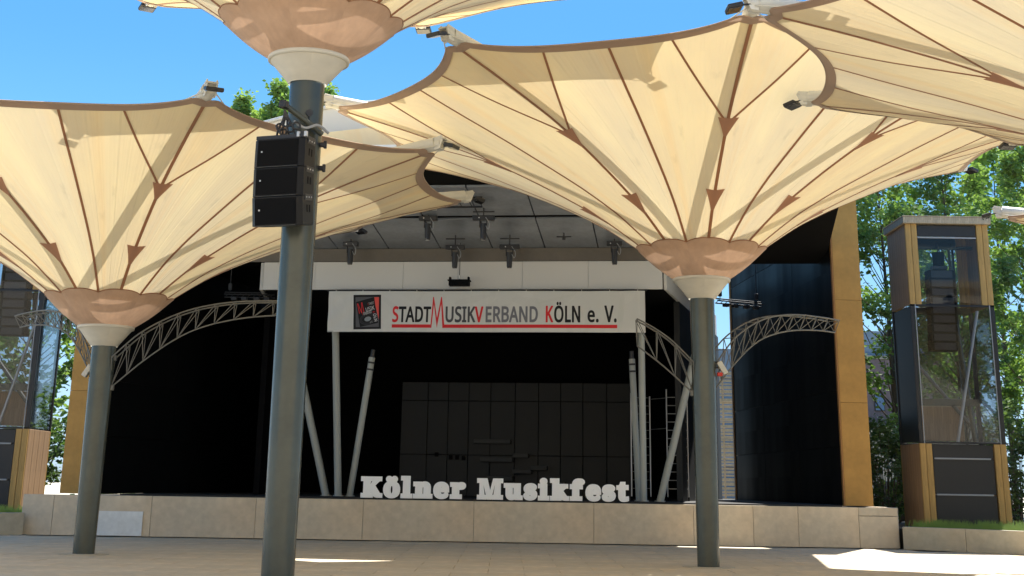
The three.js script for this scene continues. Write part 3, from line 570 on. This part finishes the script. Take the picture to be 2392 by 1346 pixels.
// ------------------------------------------------------------------ fabric awning on the stage roof
{
  const t = thing('stage_awning', 'pale fabric awning rising above the stage roof behind the umbrellas', 'awning');
  const e = [[-9.4, 10.9], [-7.4, 11.5], [-5.4, 12.05], [-3.9, 12.25], [-1.5, 12.3]];
  const edge = u => { const k = Math.min(3, Math.floor(u * 4)), f = u * 4 - k; return [e[k][0] + (e[k + 1][0] - e[k][0]) * f, e[k][1] + (e[k + 1][1] - e[k][1]) * f]; };
  part('fabric', gridGeo(6, 12, (u, v) => { const [x, y] = edge(u); return [V(x + .5 * v, y - .68 - (y - .68 - 10.05) * v - .12 * Math.sin(Math.PI * v), -40.25 - 4.2 * v), x, v * 4]; }), M.fabric, t);
  const pts = [];
  part('front_band', gridGeo(2, 12, (u, v) => { const [x, y] = edge(u), k = .2 + .55 * Math.min(1, u * 2); return [V(x, y - (.68) * v, -40.0 - .25 * v), x, v]; }), M.fascia, t);
  part('front_tube', tube(e.map(([x, y]) => V(x, y, -39.98)), .06, 30, 8), M.white, t);
}

// ------------------------------------------------------------------ unseen hall behind the viewer, added to bounce warm sunlight onto the stage
{
  const t = thing('bounce_hall', 'unseen pale hall added behind the viewer to bounce sunlight onto the stage', 'building', [0, 0, 13]);
  part('wall', bx(90, 16, 12, 0, 8, 6), std([.76, .655, .50], .9, { map: concreteTex }), t); part('parapet', bx(90.6, .5, 12.6, 0, 16.25, 6), M.concreteGrey, t);
  for (let i = 0; i < 14; i++) { const w = part('window', bx(3.2, 3.4, .12, -42 + i * 6.4, 3.2, -.04), M.slate, t); part('pane', bx(3.0, 3.2, .04, -42 + i * 6.4, 3.2, -.11), M.paneBlue, w); }
}

// ------------------------------------------------------------------ backdrop beyond the stage
{
  const b = thing('brick_building', 'dark brick building with blue windows far behind the tower', 'building', [24, 0, -92]);
  part('wall', bx(9, 9.3, 8, 0, 4.65, 0), M.brick, b); part('upper_storey', bx(9.2, 2.0, 7.6, 0, 10.0, 0), M.farBlue, b); part('parapet', bx(9.3, .2, 8.1, 0, 9.1 + .3, 0), M.beige, b);
  for (let i = 0; i < 7; i++) { const w = part('window', bx(.62, 1.1, .1, -3.9 + i * 1.25, 6.75, 4.02), M.blackMetal, b); part('pane', bx(.52, 1.0, .06, -3.9 + i * 1.25, 6.75, 4.06), M.paneBlue, w); }
  for (let i = 0; i < 6; i++) part('rib', bx(.1, 3.2, .06, -4.2 + i * 1.6, 3.5, 4.03), M.joint, b);
  const c = thing('low_annexe', 'low beige annexe below the dark brick building', 'building', [23.3, 0, -84]);
  part('wall', bx(9, 5.0, 4, 0, 2.5, 0), M.beige, c); part('roof_edge', bx(9.2, .18, 4.2, 0, 5.05, 0), M.concreteGrey, c); part('door', bx(1, 2.1, .06, -2, 1.05, 2.03), M.slate, c);
  const d = thing('blue_building', 'blue clad building glimpsed through the gap beside the stage', 'building', [13.6, 0, -92]);
  part('wall', bx(6, 8.5, 6, 0, 4.25, 0), M.farBlue, d); part('parapet', bx(6.2, 1.3, 6.1, 0, 9.2, 0), M.farBlue, d); for (let i = 0; i < 5; i++) for (let j = 0; j < 3; j++) { const w = part('window', bx(.8, 1.3, .1, -2.2 + i * 1.1, 2.2 + j * 2.6, 3.03), M.blackMetal, d); part('pane', bx(.7, 1.2, .06, -2.2 + i * 1.1, 2.2 + j * 2.6, 3.07), M.paneBlue, w); }
  // slatted timber stair screen
  const s = thing('slatted_screen', 'stack of pale timber slats standing in the gap behind the stage', 'screen', [11.0, 0, -73]);
  for (const x of [-.75, -.1, .5]) part('post', bx(.08, 7.2, .08, x, 3.6, -.12), M.larch, s);
  let y = .5; while (y < 7.3) { const h = rr(.07, .16); part('slat', bx(rr(1.5, 1.9), h, .05, rr(-.1, .1), y, rr(-.05, .05), .006), M.paleSlat, s); y += h + rr(.03, .10); }
}

// ------------------------------------------------------------------ trees and shrubs
const leafMat = (a) => phy(a, 0.6, { transmission: 0.45, thickness: 0 });
const LEAF = { light: [leafMat([.20, .34, .045]), leafMat([.16, .29, .04]), leafMat([.25, .38, .06])], dark: [leafMat([.07, .13, .025]), leafMat([.05, .10, .02]), leafMat([.10, .17, .03])], mid: [leafMat([.16, .28, .04]), leafMat([.22, .35, .055]), leafMat([.10, .19, .03])] };
for (const k in LEAF) LEAF[k].forEach(m => { m.roughness = 1; });
function leaves(points, size, sag = .3) {                           // many small folded leaves around the points
  const pos = [], nor = [], uv = [];
  const q = new THREE.Quaternion(), e = new THREE.Euler(), tri = (a, b, c) => { const n = b.clone().sub(a).cross(c.clone().sub(a)).normalize(); for (const p of [a, b, c]) { pos.push(p.x, p.y, p.z); nor.push(n.x, n.y, n.z); uv.push(0, 0); } };
  for (const p of points) {
    const s = size * rr(.65, 1.35); e.set(rr(-1.2, 1.2), rr(0, 6.28), rr(-1.2, 1.2)); q.setFromEuler(e);
    const f = (x, y, z) => V(x * s, y * s, z * s).applyQuaternion(q).add(p);
    const A = f(0, 0, -.5), B = f(.32, .08, .0), C = f(0, -.05, .5), D = f(-.32, .08, 0); tri(A, B, C); tri(A, C, D);
  }
  const g = new THREE.BufferGeometry(); g.setAttribute('position', new THREE.Float32BufferAttribute(pos, 3)); g.setAttribute('normal', new THREE.Float32BufferAttribute(nor, 3)); g.setAttribute('uv', new THREE.Float32BufferAttribute(uv, 2)); return g;
}
function tree(label, x, z, h, o = {}) {
  const { w = 3, y0 = .3, n = 90, per = 60, size = .24, tone = 'mid', clump = .55, trunk = .16, base = 0, group, slim = 0 } = o;
  const t = thing('leafy_tree', label, 'tree', [x, base, z], 0, group);
  const bend = [rr(-.5, .5), rr(-.5, .5)], ax = f => V(bend[0] * f * f, f * h * .93, bend[1] * f * f);
  part('trunk', join([0, 1, 2, 3, 4].map(i => bar(ax(i / 5), ax((i + 1.03) / 5), trunk * (1 - i / 5.4), 9, trunk * (1 - (i + 1) / 5.4)))), M.bark, t);
  const sets = [[], [], []], limbs = [];
  for (let i = 0; i < n; i++) {
    const f = y0 + (1 - y0) * ((i + rnd()) / n) ** .85, env = slim ? Math.sin(Math.PI * Math.min(1, (f - y0) / (1 - y0) * .86 + .12)) * (1 - .35 * f) : Math.sin(Math.PI * Math.min(1, (f - y0) / (1 - y0) * .8 + .17)) ** .7;
    const a = rnd() * 6.283, rad = w * env * rr(.35, 1.02), c = ax(Math.min(1, f)).add(V(Math.cos(a) * rad, rr(-.2, .35), Math.sin(a) * rad)), s = ax(Math.max(.12, f - rad / h * .8 - .05));
    const mid = s.clone().lerp(c, .55).add(V(0, -.12 * rad, 0));
    limbs.push(bar(s, mid, .012 + trunk * .28 * (1 - f), 5, .01 + trunk * .16 * (1 - f)), bar(mid, c, .01 + trunk * .16 * (1 - f), 5, .006));
    const k = Math.floor(rnd() * 3), cr = clump * rr(.6, 1.35), m = Math.round(per * rr(.5, 1.4));
    for (let j = 0; j < m; j++) sets[k].push(V(c.x + gauss() * cr, c.y + gauss() * cr * .75, c.z + gauss() * cr));
    for (let j = 0; j < m * .25; j++) { const q = mid.clone().lerp(c, rnd()); sets[k].push(q.add(V(gauss() * cr * .5, gauss() * cr * .5, gauss() * cr * .5))); }
  }
  part('branches', join(limbs), M.bark, t);
  sets.forEach((s, k) => s.length && part('crown', leaves(s, size), LEAF[tone][k], t));
}
const GT = 'trees behind the glass tower';
tree('bright leafy tree between the ochre wing and the glass tower', 14.6, -54.5, 14.2, { w: 2.3, y0: .36, n: 75, per: 85, size: .205, tone: 'mid', base: .4, group: GT });
tree('leafy tree directly behind the glass tower', 17.6, -56, 16, { w: 3.0, y0: .18, n: 110, per: 90, size: .205, tone: 'mid', base: .4, group: GT });
tree('leafy tree cut off beside the glass tower', 20.9, -55, 15.5, { w: 3.0, y0: .12, n: 110, per: 90, size: .205, tone: 'mid', base: .4, group: GT });
tree('pale green tree farther back between the other trees', 23.5, -68, 18.5, { w: 4.0, y0: .3, n: 110, per: 50, size: .34, tone: 'light', base: .3, group: GT });
const GB = 'tree tops above the stage roof';
tree('pale green tree top farther from the near mast', -14.1, -73, 22.6, { w: 2.6, y0: .55, n: 110, per: 60, size: .25, tone: 'light', slim: 1, clump: .42, group: GB });
tree('slim pale green tree top just beside the near mast', -12.6, -72, 23.1, { w: 3.0, y0: .55, n: 120, per: 60, size: .25, tone: 'light', slim: 1, clump: .42, group: GB });
tree('slim pale green tree top on the far side of the near mast', -9.6, -73, 23.2, { w: 3.0, y0: .55, n: 120, per: 60, size: .25, tone: 'light', slim: 1, clump: .42, group: GB });
tree('small tree top peeping over the white sail corner', -7.4, -74, 22.4, { w: 1.4, y0: .6, n: 50, per: 60, size: .26, tone: 'light', slim: 1, clump: .38, group: GB });
tree('leafy tree seen through the tower behind the slim mast', -18.4, -56, 11, { w: 2.6, y0: .15, n: 70, per: 45, size: .27, tone: 'mid', base: .4 });
function shrub(label, x, y, z, w, h, tone = 'dark', n = 26, per = 55, size = .17) {
  const t = thing('shrub', label, 'shrub', [x, y, z], 0, 'shrubs in the planting beds'); const sets = [[], [], []], st = [];
  for (let i = 0; i < n; i++) { const a = rnd() * 6.283, r = w * Math.sqrt(rnd()), c = V(Math.cos(a) * r, h * rr(.12, .95) * (1 - .3 * r / w), Math.sin(a) * r * .7); st.push(bar(V(c.x * .25, 0, c.z * .25), c, .022, 5, .008)); const k = Math.floor(rnd() * 3); for (let j = 0; j < per; j++) sets[k].push(V(c.x + gauss() * .36, c.y + gauss() * .34, c.z + gauss() * .36)); }
  part('stems', join(st), M.bark, t); sets.forEach((s, k) => s.length && part('foliage', leaves(s, size), LEAF[tone][k], t));
}
shrub('tall dark shrub filling the gap beside the ochre wing', 12.75, .5, -49.6, 1.1, 4.2, 'dark', 44);
shrub('lighter shrub rising behind the dark one near the annexe', 14.6, .5, -52, 1.2, 5.0, 'mid', 34);
shrub('dark shrub hugging the far side of the glass tower', 17.2, .5, -49.6, 1.2, 4.6, 'dark', 44);
shrub('dark shrub behind the base of the glass tower', 15.2, .5, -51.5, 1.5, 3.6, 'dark', 40);
shrub('broad dark shrub at the edge beyond the glass tower', 19.4, .5, -50, 1.5, 5.2, 'dark', 44);
shrub('dark shrub squeezed between the tower and the ochre wing end', -14.0, .5, -52.5, .8, 5.6, 'mid', 36);
shrub('light shrub low behind the ochre wing end and the cut off tower', -14.6, .5, -56, 1.6, 3.4, 'mid', 40);
shrub('dark shrub behind the cut off tower', -16.8, .5, -51.5, 1.5, 4.4, 'dark', 36);
{ // low grass and ground cover along the bed edges
  const pts = []; const blades = (x, z, n, w, hgt) => { for (let i = 0; i < n; i++) { const a = V(x + gauss() * w, .54, z + gauss() * w * .6), l = hgt * rr(.5, 1.3), dx = rr(-.6, .6) * l, dz = rr(-.6, .6) * l; pts.push([a, V(a.x + dx, a.y + l, a.z + dz)]); } };
  for (let i = 0; i < 60; i++) { const f = rnd(); blades(12.0 + f * 6.2 + rr(.3, 1.0), -43.3 + f * 6.9 - rr(.2, 1.4), 26, .22, .2); }
  for (let i = 0; i < 60; i++) blades(rr(12.2, 17), rr(-45.9, -43.6), 26, .3, .24);
  for (let i = 0; i < 50; i++) blades(rr(-19, -14.5), rr(-46.2, -43.6), 26, .3, .24);
  const pos = [], nor = [], uv = []; for (const [a, b] of pts) { const w = .012; const s = V(w, 0, rr(-w, w)); for (const p of [a.clone().sub(s), a.clone().add(s), b]) { pos.push(p.x, p.y, p.z); nor.push(0, .6, .8); uv.push(0, 0); } }
  const g = new THREE.BufferGeometry(); g.setAttribute('position', new THREE.Float32BufferAttribute(pos, 3)); g.setAttribute('normal', new THREE.Float32BufferAttribute(nor, 3)); g.setAttribute('uv', new THREE.Float32BufferAttribute(uv, 2));
  const m = part('grass', g, LEAF.mid[1], scene); m.userData.kind = 'stuff'; m.userData.label = 'short grass along the planting beds by the towers'; m.userData.category = 'grass';
}
renderer.render(scene, camera);
